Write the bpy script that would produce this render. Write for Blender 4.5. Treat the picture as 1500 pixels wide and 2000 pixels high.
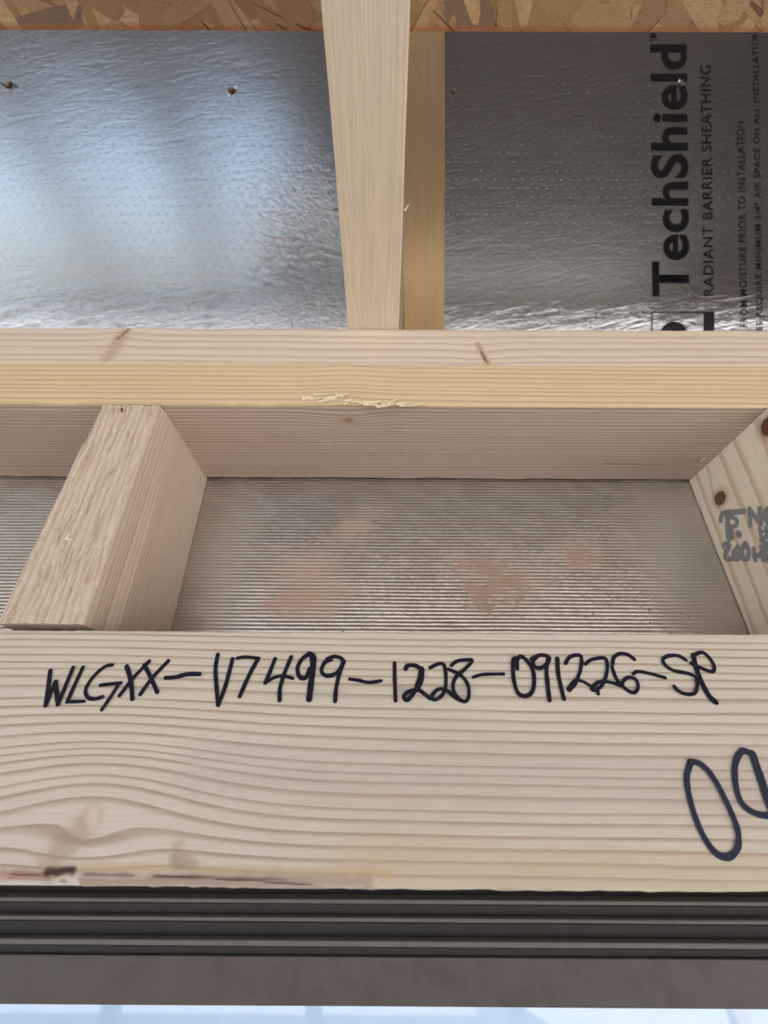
import bpy, bmesh, math, random
from mathutils import Vector, Matrix, noise as mnoise

for _o in list(bpy.data.objects): bpy.data.objects.remove(_o)
scene = bpy.context.scene
COL = scene.collection
INCH = 0.0254
R = math.radians

# ------------------------------------------------------------------ camera
# world is laid out in inches (converted on building): X right along the wall, Y outward, Z up,
# origin = right front edge of the left cripple stud, at the underside of the top plate
FPX, PITCH, ROLL, YAW = 872.977, 0.514, 0.006, -0.002
CAM = Vector((5.839, -8.772, -8.145))
cth, sth = math.cos(PITCH), math.sin(PITCH)
_w = Vector((math.sin(YAW) * cth, math.cos(YAW) * cth, sth))
_r = Vector((math.cos(YAW), -math.sin(YAW), 0))
_u = _r.cross(_w)
_r, _u = (math.cos(ROLL) * _r + math.sin(ROLL) * _u), (-math.sin(ROLL) * _r + math.cos(ROLL) * _u)
cd = bpy.data.cameras.new('camera')
cam = bpy.data.objects.new('camera', cd); COL.objects.link(cam)
cam.matrix_world = Matrix(((_r.x, _u.x, -_w.x, CAM.x * INCH), (_r.y, _u.y, -_w.y, CAM.y * INCH),
                           (_r.z, _u.z, -_w.z, CAM.z * INCH), (0, 0, 0, 1)))
cd.sensor_fit = 'VERTICAL'; cd.sensor_height = 24.0
cd.lens = FPX / 2000.0 * 24.0
cd.clip_start = 0.01; cd.clip_end = 500
cd.dof.use_dof = True; cd.dof.focus_distance = 0.25; cd.dof.aperture_fstop = 4.5
scene.camera = cam

# ------------------------------------------------------------------ world, sun, exposure
world = bpy.data.worlds.new('world'); scene.world = world; world.use_nodes = True
wn = world.node_tree.nodes; wl = world.node_tree.links
sky = wn.new('ShaderNodeTexSky'); sky.sky_type = 'NISHITA'
sky.sun_disc = False; sky.sun_elevation = R(52); sky.sun_rotation = R(25)
sky.air_density = 1.0; sky.dust_density = 3.5; sky.ozone_density = 1.0
bgn = wn['Background']; bgn.inputs['Strength'].default_value = 0.20
wl.new(sky.outputs[0], bgn.inputs['Color'])
sd = bpy.data.lights.new('sun', 'SUN'); sd.energy = 7.2; sd.angle = R(0.6); sd.color = (1, .965, .92)
sun = bpy.data.objects.new('sun', sd); COL.objects.link(sun)
sun.location = (2, 6, 8)
# sun stands behind the wall in view (+Y), high, a little to the right
sun.rotation_euler = Vector((-math.sin(R(25)) * math.cos(R(52)), -math.cos(R(25)) * math.cos(R(52)), -math.sin(R(52)))).to_track_quat('-Z', 'Y').to_euler()

vs = scene.view_settings
vs.view_transform = 'Standard'; vs.look = 'None'; vs.gamma = 1.0; vs.use_curve_mapping = False
vs.exposure = 0.95

# ------------------------------------------------------------------ helpers: pixels measured in the photograph -> points on real planes
def ray(x, y): return _w + _r * ((x - 750) / FPX) + _u * ((1000 - y) / FPX)
def hit(x, y, n, p):
    d = ray(x, y); n = Vector(n)
    return CAM + d * ((Vector(p) - CAM).dot(n) / d.dot(n))

def link(name, me, mat, origin, parent=None, smooth=False):
    o = bpy.data.objects.new(name, me); COL.objects.link(o)
    if mat: me.materials.append(mat)
    if smooth:
        for p in me.polygons: p.use_smooth = True
    if parent: o.parent = parent
    else: o.location = Vector(origin) * INCH
    return o

def mesh_from(name, verts, faces, origin):
    o = Vector(origin)
    me = bpy.data.meshes.new(name)
    me.from_pydata([tuple((Vector(v) - o) * INCH) for v in verts], [], faces)
    me.update()
    return me

def tag(o, label, cat, group=None, kind=None):
    o['label'] = label; o['category'] = cat
    if group: o['group'] = group
    o['kind'] = kind or 'thing'
    return o

def fix_normals(me):
    bm = bmesh.new(); bm.from_mesh(me); bmesh.ops.recalc_face_normals(bm, faces=bm.faces); bm.to_mesh(me); bm.free()

def board(name, lo, hi, axis, mat, bevel=0.06, wob=0.012, seg=60, seed=0, parent=None, origin=None, off=None, cut=None):
    """a sawn board: rounded rectangle swept along axis with slightly wandering arrises.
    off(l, a, b) may move single surface points; cut(t, a, b) shifts the two ends (mitred or skewed cuts)."""
    lo = Vector(lo); hi = Vector(hi)
    ax = 'xyz'.index(axis); others = [i for i in range(3) if i != ax]
    i0, i1 = others
    prof = []
    n = 3
    for cx, cy, a0 in ((1, 1, 0), (-1, 1, 90), (-1, -1, 180), (1, -1, 270)):
        for k in range(n + 1):
            an = R(a0 + 90 * k / n)
            prof.append((cx, cy, math.cos(an), math.sin(an), 0, 0))
        # planar support points keep the wandering arrises local
        nx_, ny_ = {0: (-1, 1), 90: (-1, -1), 180: (1, -1), 270: (1, 1)}[a0]
        sup = min(.16, .28 * min(abs(hi[i0] - lo[i0]), abs(hi[i1] - lo[i1])))
        if a0 == 0: prof += [(1, 1, 0, 0, -sup, 1), (-1, 1, 0, 0, sup, 1)]
        elif a0 == 90: prof += [(-1, 1, 0, 0, -sup, 2), (-1, -1, 0, 0, sup, 2)]
        elif a0 == 180: prof += [(-1, -1, 0, 0, sup, 1), (1, -1, 0, 0, -sup, 1)]
        else: prof += [(1, -1, 0, 0, sup, 2), (1, 1, 0, 0, -sup, 2)]
    m = len(prof)
    verts = []; faces = []
    for s in range(seg + 1):
        t = s / seg
        for j, (cx, cy, ca, sa, su, sm) in enumerate(prof):
            e = mnoise.noise((t * seg * .37 + seed * 7.1, cx * 3.3 + cy * 1.7 + seed, .5))
            bv = bevel * (1 + .5 * mnoise.noise((t * seg * .9 + seed, cx + 5, cy + 9)))
            x0 = (hi[i0] if cx > 0 else lo[i0]) + cx * (wob * e - bv) + bv * ca
            x1 = (hi[i1] if cy > 0 else lo[i1]) + cy * (wob * e - bv) + bv * sa
            if sm:
                x0 = (hi[i0] if cx > 0 else lo[i0]) + (su if sm == 1 else 0)
                x1 = (hi[i1] if cy > 0 else lo[i1]) + (su if sm == 2 else 0)
            p = [0, 0, 0]
            p[ax] = lo[ax] + (hi[ax] - lo[ax]) * t; p[i0] = x0; p[i1] = x1
            if off:
                d = off(p)
                p = [p[q] + d[q] for q in range(3)]
            verts.append(p)
    for s in range(seg):
        for j in range(m):
            a = s * m + j; b = s * m + (j + 1) % m
            faces.append((a, b, b + m, a + m))
    faces.append(tuple(range(m))); faces.append(tuple(range(seg * m, seg * m + m)))
    if origin is None:
        origin = ((lo.x + hi.x) / 2, (lo.y + hi.y) / 2, lo.z)
    me = mesh_from(name, verts, faces, origin); fix_normals(me)
    return link(name, me, mat, origin, parent)

def slab(name, corners, thick, mat, parent=None, origin=None):
    """flat sheet: four corners (inches) and thickness vector"""
    c = [Vector(v) for v in corners]; tv = Vector(thick)
    verts = c + [v + tv for v in c]
    faces = [(0, 1, 2, 3), (4, 5, 6, 7), (0, 1, 5, 4), (1, 2, 6, 5), (2, 3, 7, 6), (3, 0, 4, 7)]
    if origin is None: origin = sum(c, Vector()) / 4
    me = mesh_from(name, verts, faces, origin); fix_normals(me)
    return link(name, me, mat, origin, parent)

def box(name, lo, hi, mat, parent=None, origin=None):
    lo = Vector(lo); hi = Vector(hi)
    return slab(name, [(lo.x, lo.y, lo.z), (hi.x, lo.y, lo.z), (hi.x, hi.y, lo.z), (lo.x, hi.y, lo.z)], (0, 0, hi.z - lo.z), mat, parent, origin or ((lo.x + hi.x) / 2, (lo.y + hi.y) / 2, lo.z))

# ------------------------------------------------------------------ node expression helper
class G:
    def __init__(s, name):
        s.m = bpy.data.materials.new(name); s.m.use_nodes = True
        s.t = s.m.node_tree; s.n = s.t.nodes; s.b = s.n['Principled BSDF']
        s.b.inputs['Specular IOR Level'].default_value = .3
    def new(s, ty, **kw):
        q = s.n.new(ty)
        for k, v in kw.items(): setattr(q, k, v)
        return q
    def put(s, sock, v):
        if isinstance(v, E): s.t.links.new(v.s, sock)
        elif v is not None: sock.default_value = v
    def math(s, op, a, b=None, c=None, clamp=False):
        q = s.new('ShaderNodeMath', operation=op, use_clamp=clamp)
        for i, v in enumerate((a, b, c)):
            if v is not None: s.put(q.inputs[i], v)
        return E(s, q.outputs[0])
    def coords(s, origin):
        tc = s.new('ShaderNodeTexCoord'); mp = s.new('ShaderNodeMapping')
        s.t.links.new(tc.outputs['Object'], mp.inputs[0])
        mp.inputs['Scale'].default_value = (1 / INCH,) * 3
        mp.inputs['Location'].default_value = tuple(origin)
        sp = s.new('ShaderNodeSeparateXYZ'); s.t.links.new(mp.outputs[0], sp.inputs[0])
        return [E(s, sp.outputs[i]) for i in range(3)]
    def vec(s, x, y, z):
        q = s.new('ShaderNodeCombineXYZ')
        for i, v in enumerate((x, y, z)): s.put(q.inputs[i], v)
        return E(s, q.outputs[0])
    def noise(s, v, scale=1.0, detail=2.0, rough=.5, dist=0.0):
        q = s.new('ShaderNodeTexNoise'); s.put(q.inputs['Vector'], v)
        q.inputs['Scale'].default_value = scale; q.inputs['Detail'].default_value = detail
        q.inputs['Roughness'].default_value = rough; q.inputs['Distortion'].default_value = dist
        return E(s, q.outputs[0])
    def voro(s, v, scale=1.0, feature='F1', out='Distance', rand=1.0):
        q = s.new('ShaderNodeTexVoronoi', feature=feature); s.put(q.inputs['Vector'], v)
        q.inputs['Scale'].default_value = scale; q.inputs['Randomness'].default_value = rand
        return E(s, q.outputs[out])
    def smooth(s, x, a, b):
        q = s.new('ShaderNodeMapRange', interpolation_type='SMOOTHSTEP'); s.put(q.inputs[0], x)
        q.inputs[1].default_value = a; q.inputs[2].default_value = b
        return E(s, q.outputs[0])
    def mix(s, f, a, b, blend='MIX'):
        q = s.new('ShaderNodeMix', data_type='RGBA', blend_type=blend)
        s.put(q.inputs[0], f)
        for i, v in ((6, a), (7, b)):
            if isinstance(v, E): s.t.links.new(v.s, q.inputs[i])
            else: q.inputs[i].default_value = (*v, 1)
        return E(s, q.outputs[2])
    def curve(s, x, pts):
        q = s.new('ShaderNodeFloatCurve'); s.put(q.inputs['Value'], x)
        c = q.mapping.curves[0]; q.mapping.use_clip = False
        c.points[0].location = pts[0]; c.points[1].location = pts[-1]
        for p in pts[1:-1]: c.points.new(*p)
        for p in c.points: p.handle_type = 'VECTOR'
        q.mapping.update()
        return E(s, q.outputs[0])
    def exp2d(s, dx, wx, dy, wy):
        q = (dx * (1 / wx)) ** 2 + (dy * (1 / wy)) ** 2
        return s.math('EXPONENT', q * -1.0)
    def bump(s, h, strength=1.0, dist=0.001, prev=None):
        q = s.new('ShaderNodeBump'); s.put(q.inputs['Height'], h)
        q.inputs['Strength'].default_value = strength; q.inputs['Distance'].default_value = dist
        if prev is not None: s.t.links.new(prev.s, q.inputs['Normal'])
        return E(s, q.outputs[0])
    def out(s, color=None, rough=None, normal=None, metal=None):
        s.colour(color)
        s.put(s.b.inputs['Roughness'], rough); s.put(s.b.inputs['Normal'], normal); s.put(s.b.inputs['Metallic'], metal)
        return s.m
    def colour(s, c):
        i = s.b.inputs['Base Color']
        if isinstance(c, E): s.t.links.new(c.s, i)
        elif c is not None: i.default_value = (*c, 1)

class E:
    def __init__(s, g, sock): s.g = g; s.s = sock
    def __add__(s, o): return s.g.math('ADD', s, o)
    __radd__ = __add__
    def __mul__(s, o): return s.g.math('MULTIPLY', s, o)
    __rmul__ = __mul__
    def __sub__(s, o): return s.g.math('SUBTRACT', s, o)
    def __rsub__(s, o): return s.g.math('SUBTRACT', o, s)
    def __truediv__(s, o): return s.g.math('DIVIDE', s, o)
    def __pow__(s, o): return s.g.math('POWER', s.g.math('ABSOLUTE', s), o)
    def fract(s): return s.g.math('FRACT', s)
    def sin(s): return s.g.math('SINE', s)
    def sqrt(s): return s.g.math('SQRT', s)
    def abs(s): return s.g.math('ABSOLUTE', s)
    def max(s, o): return s.g.math('MAXIMUM', s, o)
    def min(s, o): return s.g.math('MINIMUM', s, o)

def srgb(r, g, b):
    f = lambda c: (c / 255 / 12.92) if c <= 10 else ((c / 255 + .055) / 1.055) ** 2.4
    return (f(r), f(g), f(b))

def wood(name, origin, axes, early, late, spacing=.12, pith=(-20., .0), knots=(), bulges=(), seed=0.0, tilt=0.0,
         ringmap=None, contrast=1.0, fuzz=0.0, fibre=.25, blotch=.25, tint=None, streaks=(), wander=.25, sharp=(.35, .93), rough=.62, bump=.4):
    """sawn softwood. axes = (length, across, depth) as indices of XYZ; everything in inches."""
    g = G(name)
    X = g.coords(origin)
    l, a, b = X[axes[0]], X[axes[1]], X[axes[2]]
    ls = l + seed * 13.7
    a2 = a + l * tilt
    for (lk, ak, s_, wl_, wa_) in bulges:      # grain pushed aside by a knot: + moves the rings up
        a2 = a2 - g.exp2d(l - lk, wl_, a - ak, wa_) * s_
    w1 = g.noise(g.vec(ls * .09, a * .35, b * .35 + seed), 1.0, 2.0)
    w2 = g.noise(g.vec(ls * .5, a * 1.4, b * 1.4 + seed), 1.0, 2.0)
    a2 = a2 + (w1 - .5) * wander + (w2 - .5) * (wander * .18)
    if ringmap:
        z0, z1, pts, n = ringmap
        ph = g.curve((a2 - z0) * (1 / (z1 - z0)), pts) * n + (b * (1 / .22))
    else:
        rad = ((a2 - pith[0]) ** 2 + (b - pith[1]) ** 2).sqrt()
        irr = g.noise(g.vec(rad * (.9 / spacing * .35), seed, 0.), 1.0, 1.0)
        ph = rad * (1 / spacing) + irr * 1.6
    s = ph.fract()
    lateness = g.smooth(s, *sharp) * (1 - g.smooth(s, .955, 1.0))
    wgt = g.noise(g.vec(ls * .06, ph * .7, seed + 3.), 1.0, 1.0)
    lateness = lateness * (.55 + wgt * .9) * contrast
    fib = g.noise(g.vec(ls * 1.1, a * 34, b * 34), 1.0, 3.0, .65)
    fib2 = g.noise(g.vec(ls * .25, a * 7, b * 7), 1.0, 2.0, .6)
    blo = g.noise(g.vec(ls * .22, a * .5, b * .5 + seed), 1.0, 3.0, .55)
    c = g.mix(lateness, early, late)
    c = g.mix(g.smooth(fib, .35, .75) * fibre, c, tuple(q * .72 for q in early))
    c = g.mix(g.smooth(fib2, .45, .8) * fibre, c, tuple(min(1, q * 1.18) for q in early))
    c = g.mix(g.smooth(blo, .4, .8) * blotch, c, (early[0] * .82, early[1] * .70, early[2] * .60))
    if tint:                                    # one face of the board has its own heartwood colour: (axis index, limit, softness, colour, amount)
        ti, lim, sf, tc, am = tint
        msk = g.smooth(X[ti] + (w2 - .5) * .02, lim + sf, lim - sf)
        c = g.mix(msk * am, c, g.mix(lateness * .8, tc, tuple(q * .74 for q in tc)))
    for (l0, a0, l1, a1, w_, col, am) in streaks:   # pitch streaks, stains: soft capsules
        dl, da = l1 - l0, a1 - a0; q2 = dl * dl + da * da
        t = g.math('MULTIPLY', (l - l0) * dl + (a - a0) * da, 1 / q2, clamp=True)
        dd = (((l - l0) - t * dl) ** 2 + ((a - a0) - t * da) ** 2).sqrt() + (g.noise(g.vec(l * 4, a * 9, b + seed), 1.0, 3.0) - .5) * (w_ * 1.1)
        c = g.mix(g.smooth(dd, w_, w_ * .15) * am, c, col)
    kb = None
    for (lk, ak, rl, ra, col, colr) in knots:
        dd = (((l - lk) * (1 / rl)) ** 2 + ((a - ak) * (1 / ra)) ** 2).sqrt() + (g.noise(g.vec(l * 9, a * 9, b + seed), 1.0, 2.0) - .5) * .35
        kr = g.noise(g.vec(dd * 9, seed, 1.), 1.0, 1.0)
        inner = g.mix(kr, col, colr)
        c = g.mix(g.smooth(dd, 2.1, .9) * .45, c, colr)
        c = g.mix(g.smooth(dd, 1.08, .88), c, inner)
        kk = g.smooth(dd, 1.1, .8) * (1 - g.smooth(dd, .45, .2) * 1.6)
        kb = kk if kb is None else kb + kk
    h = lateness * .5 + fib * .6
    if fuzz:
        f1 = g.noise(g.vec(ls * .9, a * 11, b * 11), 1.0, 4.0, .6)
        f2 = g.noise(g.vec(ls * 5, a * 16, b * 16), 1.0, 3.0, .6)
        h = h + f1 * (fuzz * 3) + f2 * fuzz
        c = g.mix(g.smooth(f1, .50, .34) * .9 * min(1, fuzz * 2), c, late)
        c = g.mix(g.smooth(f2, .52, .70) * .6 * min(1, fuzz * 2), c, tuple(min(1, q * 1.15) for q in early))
    if kb is not None: h = h - kb * .6
    nb = g.bump(h, bump, .0006)
    return g.out(c, rough, nb)

# ------------------------------------------------------------------ plain materials
def flat(name, col, rough=.6, metal=0.0, spec=.3, vary=.08, sc=400):
    g = G(name)
    tc = g.new('ShaderNodeTexCoord')
    n = g.noise(E(g, tc.outputs['Object']), sc, 3.0)
    c = g.mix(n, tuple(q * (1 - vary * 2) for q in col), tuple(min(1, q * (1 + vary * 2)) for q in col))
    g.b.inputs['Specular IOR Level'].default_value = spec
    return g.out(c, rough, None, metal)

PINE = (.70, .585, .445); PINE_L = (.47, .335, .235)
M_ink = flat('marker_ink', (.011, .009, .018), .65, 0, .15)
M_ink2 = flat('blue_black_ink', (.028, .030, .055), .65, 0, .15)
M_stamp = flat('grey_stamp_ink', (.27, .275, .295), .7, 0, .1, .25, 900)
M_print = flat('black_foil_print', (.010, .010, .011), .38, 0, .35)
M_print2 = flat('thin_black_foil_print', (.012, .011, .012), .42, 0, .35)
M_splint = flat('fresh_splinter', (.88, .77, .56), .6)
M_nail = flat('nail_steel', (.55, .54, .52), .3, 1.0)
M_rust = flat('torn_wood_fibre', (.12, .055, .03), .8)
M_shop = flat('plain_lumber', (.52, .40, .27), .7, 0, .2, .12, 60)
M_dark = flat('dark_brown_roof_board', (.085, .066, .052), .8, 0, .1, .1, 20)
M_floor = flat('plywood_floor', (.42, .33, .23), .7, 0, .2, .1, 30)
M_ground = flat('pale_gravel_ground', (.57, .555, .535), .9, 0, .1, .12, 6)
M_white = flat('pale_blue_paving', (.082, .112, .152), .7, 0, .1, .04, 8)

# ================================================================== SETTING
HB = -9.815      # underside of the header
HT = -5.884      # top of the header
BAY = 15.803     # left face of the right stud
SL = R(62)       # lower gambrel slope
T = Vector((0, -math.cos(SL), math.sin(SL)))     # up the slope, towards the camera
NO = Vector((0, math.sin(SL), math.cos(SL)))     # outward
RP = Vector((0, 2.15, 5.87))                     # a point on the rafters' underside
FP = RP + NO * 3.5                               # a point on the foil
XL, XR = -112.0, 92.0

# --- wall sheathing: foil faced board with fine horizontal ribs, painted stud reflections and brown stains
def wall_foil(origin):
    g = G('ribbed_foil')
    x, y, z = g.coords(origin)
    wv = g.noise(g.vec(x * .25, 0., z * .8), 1.0, 2.0)
    zz = z + (wv - .5) * .05
    rib = (zz * (2 * math.pi / .106)).sin()
    tick = g.noise(g.vec(x * 7, 0., zz * (1 / .106)), 1.0, 2.0, .7)
    big = g.noise(g.vec(x * .35, 0., z * .6), 1.0, 3.0, .6)
    crum = g.noise(g.vec(x * 1.3 + z * .9, z * 1.7, 2.), 1.0, 4.0, .6, .6)
    # dusty brown hand marks, placed where the board carries them
    def blob(px, py, wx, wz):
        p = hit(px, py, (0, 1, 0), (0, 3.55, 0))
        return g.exp2d(x - p.x, wx, z - p.z, wz)
    sta = blob(600, 1110, 1.7, 1.1) + blob(700, 1025, 1.0, .7) * .8 + blob(590, 1185, 1.3, .45)
    stb = blob(900, 1095, 1.1, .6) * .8 + blob(990, 1140, 1.5, .7) * 1.1 + blob(1130, 1085, .7, .6) * 1.2 + blob(1215, 1055, .35, .6) * 1.1 + blob(950, 1185, .7, .3) * .8 + blob(1190, 1150, .5, .6) * .7
    edge = g.noise(g.vec(x * .8 + z * .5, z * 1.3 - x * .3, 5.), 1.0, 6.0, .68, .4)
    edge2 = g.noise(g.vec(x * 1.5, z * 2.2, 8.), 1.0, 5.0, .7, .3)
    sa_ = g.smooth(sta * .75 + (edge - .5) * 2.6, .35, .95)
    sb2 = g.smooth(stb * .75 + (edge2 - .5) * 3.0, .55, .85)
    stm = (sa_ * .55).max(sb2)
    stud_mirror = g.math('MINIMUM', blob(1340, 1080, 1.5, 2.6) + blob(430, 1100, 1.0, 2.6) * .8 + blob(60, 1050, 2.2, 2.0) * .4 + (big - .5) * .5, 1.0, clamp=True)  # pale edges painted in for the studs mirrored in the foil
    film = g.smooth((sta + stb) * .6 + (big - .5) * 1.2, .05, .9)
    spk = g.voro(g.vec(x, z, 0.), 2.6)
    sel = g.noise(g.vec(x * .7, z * .7, 9.), 1.0, 1.0)
    spm = g.smooth(spk, .085, .05) * g.smooth(sel, .47, .56)
    base = g.mix(g.smooth(crum, .35, .7) * .5, (.46, .42, .375), (.60, .575, .545))
    base = g.mix(film * .55, base, (.50, .39, .32))
    base = g.mix(stud_mirror * .7, base, (.50, .475, .42))
    base = g.mix(sa_ * .75, base, (.58, .43, .33))
    base = g.mix(sb2 * .8, base, (.42, .29, .215))
    base = g.mix(g.smooth(rib, .2, -.9) * .20, base, (.36, .33, .30))
    base = g.mix(spm * .9, base, (.12, .12, .15))
    metal = g.math('SUBTRACT', .88, stm * .55 + film * .15 + stud_mirror * .45 + spm * .5, clamp=True)
    rough = .25 + stud_mirror * .15 + stm * .3 + film * .08
    h = rib * (.10 + tick * .55) + (crum - .5) * 1.2
    return g.out(base, rough, g.bump(h, .45, .0006), metal)

WO = (2, 3.5, -76)
wall = tag(slab('wall_front', [(XL, 3.5, HB), (XR, 3.5, HB), (XR, 3.5, 2.9), (XL, 3.5, 2.9)], (0, .45, 0), wall_foil(WO), None, WO),
           'silver ribbed foil wall sheathing with brown smudges behind the studs', 'wall sheathing', None, 'structure')
for lo, hi in (((XL, 3.5, -76), (-14, 3.95, HB)), ((26, 3.5, -76), (XR, 3.95, HB)), ((-14, 3.5, -76), (26, 3.95, -44))):
    box('sheathing_panel', lo, hi, wall.data.materials[0], wall, WO)

# --- roof sheathing: perforated foil
FO = tuple(FP)
def roof_foil(origin):
    g = G('perforated_foil')
    x, y, z = g.coords(origin)
    s = y * T.y + z * T.z - FP.dot(T)             # inches up the slope
    # perforation: rows of pin holes
    px_, ps_ = .42, .40
    row = g.math('FLOOR', s * (1 / ps_))
    u = (x * (1 / px_) + row * .5 + (g.noise(g.vec(x * .4, s * .4, 0.), 1., 1.) - .5) * .5).fract() - .5
    v = (s * (1 / ps_)).fract() - .5
    dd = ((u * px_) ** 2 + (v * ps_) ** 2).sqrt()
    dot = g.smooth(dd, .040, .014)
    # creases: long soft waves along the sheet, crossing wrinkles, fan-like scratches
    wv = g.noise(g.vec(x * .30, s * .55, 1.), 1.0, 2.0, .5, .3)
    cr1 = g.noise(g.vec(x * .5 + s * .25, s * 2.6 - x * .5, 2.), 1.0, 4.0, .6, .8)
    cr2 = g.noise(g.vec(x * 2.2 - s * .8, s * 3.8 + x * 1.2, 3.), 1.0, 4.0, .65, .5)
    low = g.smooth(s, 4.2, .2)                   # the lower end of the sheet is more crumpled
    r1 = 1 - (cr1 - .5).abs() * 7.0
    ridge = r1.max(0.0)
    near = g.exp2d(x - 2.6, 2.6, s - 3.5, 4.0)
    r2 = (1 - (cr2 - .5).abs() * 8.0).max(0.0)
    h = wv * .45 + cr1 * (.07 + low * 1.1) + ridge * (.06 + low * .45) + r2 * (.03 + near * .5 + low * .12) + cr2 * (near * .9 + .06)
    nb = g.bump(h, .5, .0011)
    nb = g.bump(dot * -1.0, .22, .0005, nb)
    col = g.mix(dot * .5, (.80, .80, .815), (.2, .19, .19))
    return g.out(col, .23, nb, 1.0)

S0, S1 = -10.0, 46.0      # extents up the slope from FP
def on_roof(x, s, lift=0.0):   # a point of the foil plane, lifted off it towards the room
    p = FP + T * s - NO * lift
    return Vector((x, p.y, p.z))
roof = tag(slab('ceiling', [on_roof(XL, S0), on_roof(XR, S0), on_roof(XR, S1), on_roof(XL, S1)], NO * .45, roof_foil(FO), None, FO),
           'steep silver foil-faced roof sheathing with pin holes and black printing', 'roof sheathing', None, 'structure')

# --- rest of the building, unseen; far side invented to shape light and foil reflections
RIDGE_Y = -67.0
top_l = on_roof(0, S1)
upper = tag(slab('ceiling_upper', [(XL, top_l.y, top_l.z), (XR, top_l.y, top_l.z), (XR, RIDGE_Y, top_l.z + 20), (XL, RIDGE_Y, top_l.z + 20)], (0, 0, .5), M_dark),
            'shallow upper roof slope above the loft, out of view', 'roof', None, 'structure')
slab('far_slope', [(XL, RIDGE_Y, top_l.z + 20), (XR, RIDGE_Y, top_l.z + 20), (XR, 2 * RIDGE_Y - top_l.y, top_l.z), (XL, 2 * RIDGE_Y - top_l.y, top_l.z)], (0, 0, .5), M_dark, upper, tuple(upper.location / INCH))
floor = tag(box('floor', (XL, -138, -77), (XR, 4, -76), M_floor), 'plywood floor of the shed, below the view', 'floor', None, 'structure')
ground = tag(box('ground', (-1500, -1500, -90), (1500, 1500, -86), M_ground), 'pale gravel ground outside the shed', 'ground', None, 'structure')
wr = tag(box('added_gable_right', (XR, -138, -6), (XR + 4, 4, 72), M_dark), 'added dark upper gable wall, unseen, shaping light from the right', 'wall', None, 'structure')  # added out of view to dim the right, left open below for light
OPP = 2 * RIDGE_Y - 3.5
def mirror(p): return Vector((p.x, 2 * RIDGE_Y - p.y, p.z))
far = tag(slab('added_far_roof', [mirror(on_roof(-12, 11)), mirror(on_roof(XR, 11)), mirror(on_roof(XR, S1)), mirror(on_roof(-12, S1))], (0, -.4, .2), M_dark),
          'added sheathing on the unseen opposite roof slope, darkening the foil', 'roof', None, 'structure')  # added out of view so the right foil mirrors something dark
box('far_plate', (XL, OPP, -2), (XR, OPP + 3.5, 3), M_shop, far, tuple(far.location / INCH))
for xk, wk in ((-108, 1.5), (-88, 9), (-68, 1.5), (-52, 10), (-34, 1.5), (-20, 9)):  # unseen; some widened to put dark streaks into the foil's reflection
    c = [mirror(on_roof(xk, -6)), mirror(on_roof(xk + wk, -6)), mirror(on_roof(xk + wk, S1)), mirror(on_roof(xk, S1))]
    slab('far_rafter_streak', c, (0, 3.2, -1.7), M_dark, far, tuple(far.location / INCH))
for xk in (-108, -60, -12, 36, 88):
    box('far_post', (xk, OPP, -76), (xk + 3.5, OPP + 3.5, -2), M_shop, far, tuple(far.location / INCH))

# --- pale blue-grey paved yard seen low through the window
tag(box('paved_yard', (-300, 12, -86), (300, 420, -84), M_white), 'pale blue-grey paved yard glimpsed through the window glass', 'pavement', None, 'structure')

# --- window under the header: dark brown stepped head, sash and glass
def frame_mat():
    g = G('dark_brown_window_frame')
    tc = g.new('ShaderNodeTexCoord'); v = E(g, tc.outputs['Object'])
    n = g.noise(v, 60, 4.0, .6, .4); n2 = g.noise(v, 260, 3.0)
    c = g.mix(g.smooth(n, .42, .68) * .55, (.110, .093, .083), (.075, .055, .048))
    c = g.mix(n2 * .3, c, (.15, .13, .12))
    return g.out(c, .5, g.bump(n2, .15, .0004))
M_frame = frame_mat()
M_bead = flat('painted_lit_bead', (.165, .150, .138), .5, 0, .3, .1, 120)  # lit edges of the head put into a lighter bead colour
M_groove_shade = flat('painted_groove_shade', (.050, .046, .043), .6, 0, .2, .1, 120)  # shade of the head's grooves put into the colour
win = bpy.data.objects.new('window_1', None); COL.objects.link(win); wo = (6, 3, -44); win.location = Vector(wo) * INCH
tag(win, 'dark brown stepped window frame under the lettered header', 'window', None, 'structure')
WX0, WX1 = -14.0, 26.0
def zat(py, Y): return hit(750, py, (0, 1, 0), (0, Y, 0)).z
def rail(name, y_front, py0, py1, y_back, parent, mat=None):
    z1, z0 = zat(py0, y_front), zat(py1, y_front)
    return board(name, (WX0, y_front, z0), (WX1, y_back, z1), 'x', mat or M_frame, .02, .004, 24, int(py0), parent, wo)
head = box('frame_head', (WX0, 3.0, zat(1967, 2.25) + .35), (WX1, 3.9, HB - .02), M_groove_shade, win, wo)
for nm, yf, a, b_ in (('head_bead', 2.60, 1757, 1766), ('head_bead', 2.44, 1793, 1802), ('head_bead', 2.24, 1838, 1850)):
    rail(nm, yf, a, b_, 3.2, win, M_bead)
rail('head_step', 2.62, 1766, 1793, 3.2, win, M_groove_shade); rail('head_step', 2.46, 1802, 1838, 3.2, win, M_groove_shade)
rail('sash_shade_strip', 2.36, 1849, 1872, 3.1, win, M_groove_shade)  # dark strip standing for the shade under the lowest bead
sash = rail('sash_rail', 2.28, 1869, 1967, 3.0, win)
zs = zat(1967, 2.28)
for x0 in (WX0, WX1 - 1.2): box('frame_jamb', (x0, 1.9, -44), (x0 + 1.2, 3.9, HB - .02), M_frame, win, wo)
box('frame_sill', (WX0, 1.9, -44), (WX1, 3.9, -42.8), M_frame, win, wo)
gg = G('window_glass')
tr = gg.new('ShaderNodeBsdfTransparent'); gl = gg.new('ShaderNodeBsdfGlossy'); gl.inputs['Roughness'].default_value = .02
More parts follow.
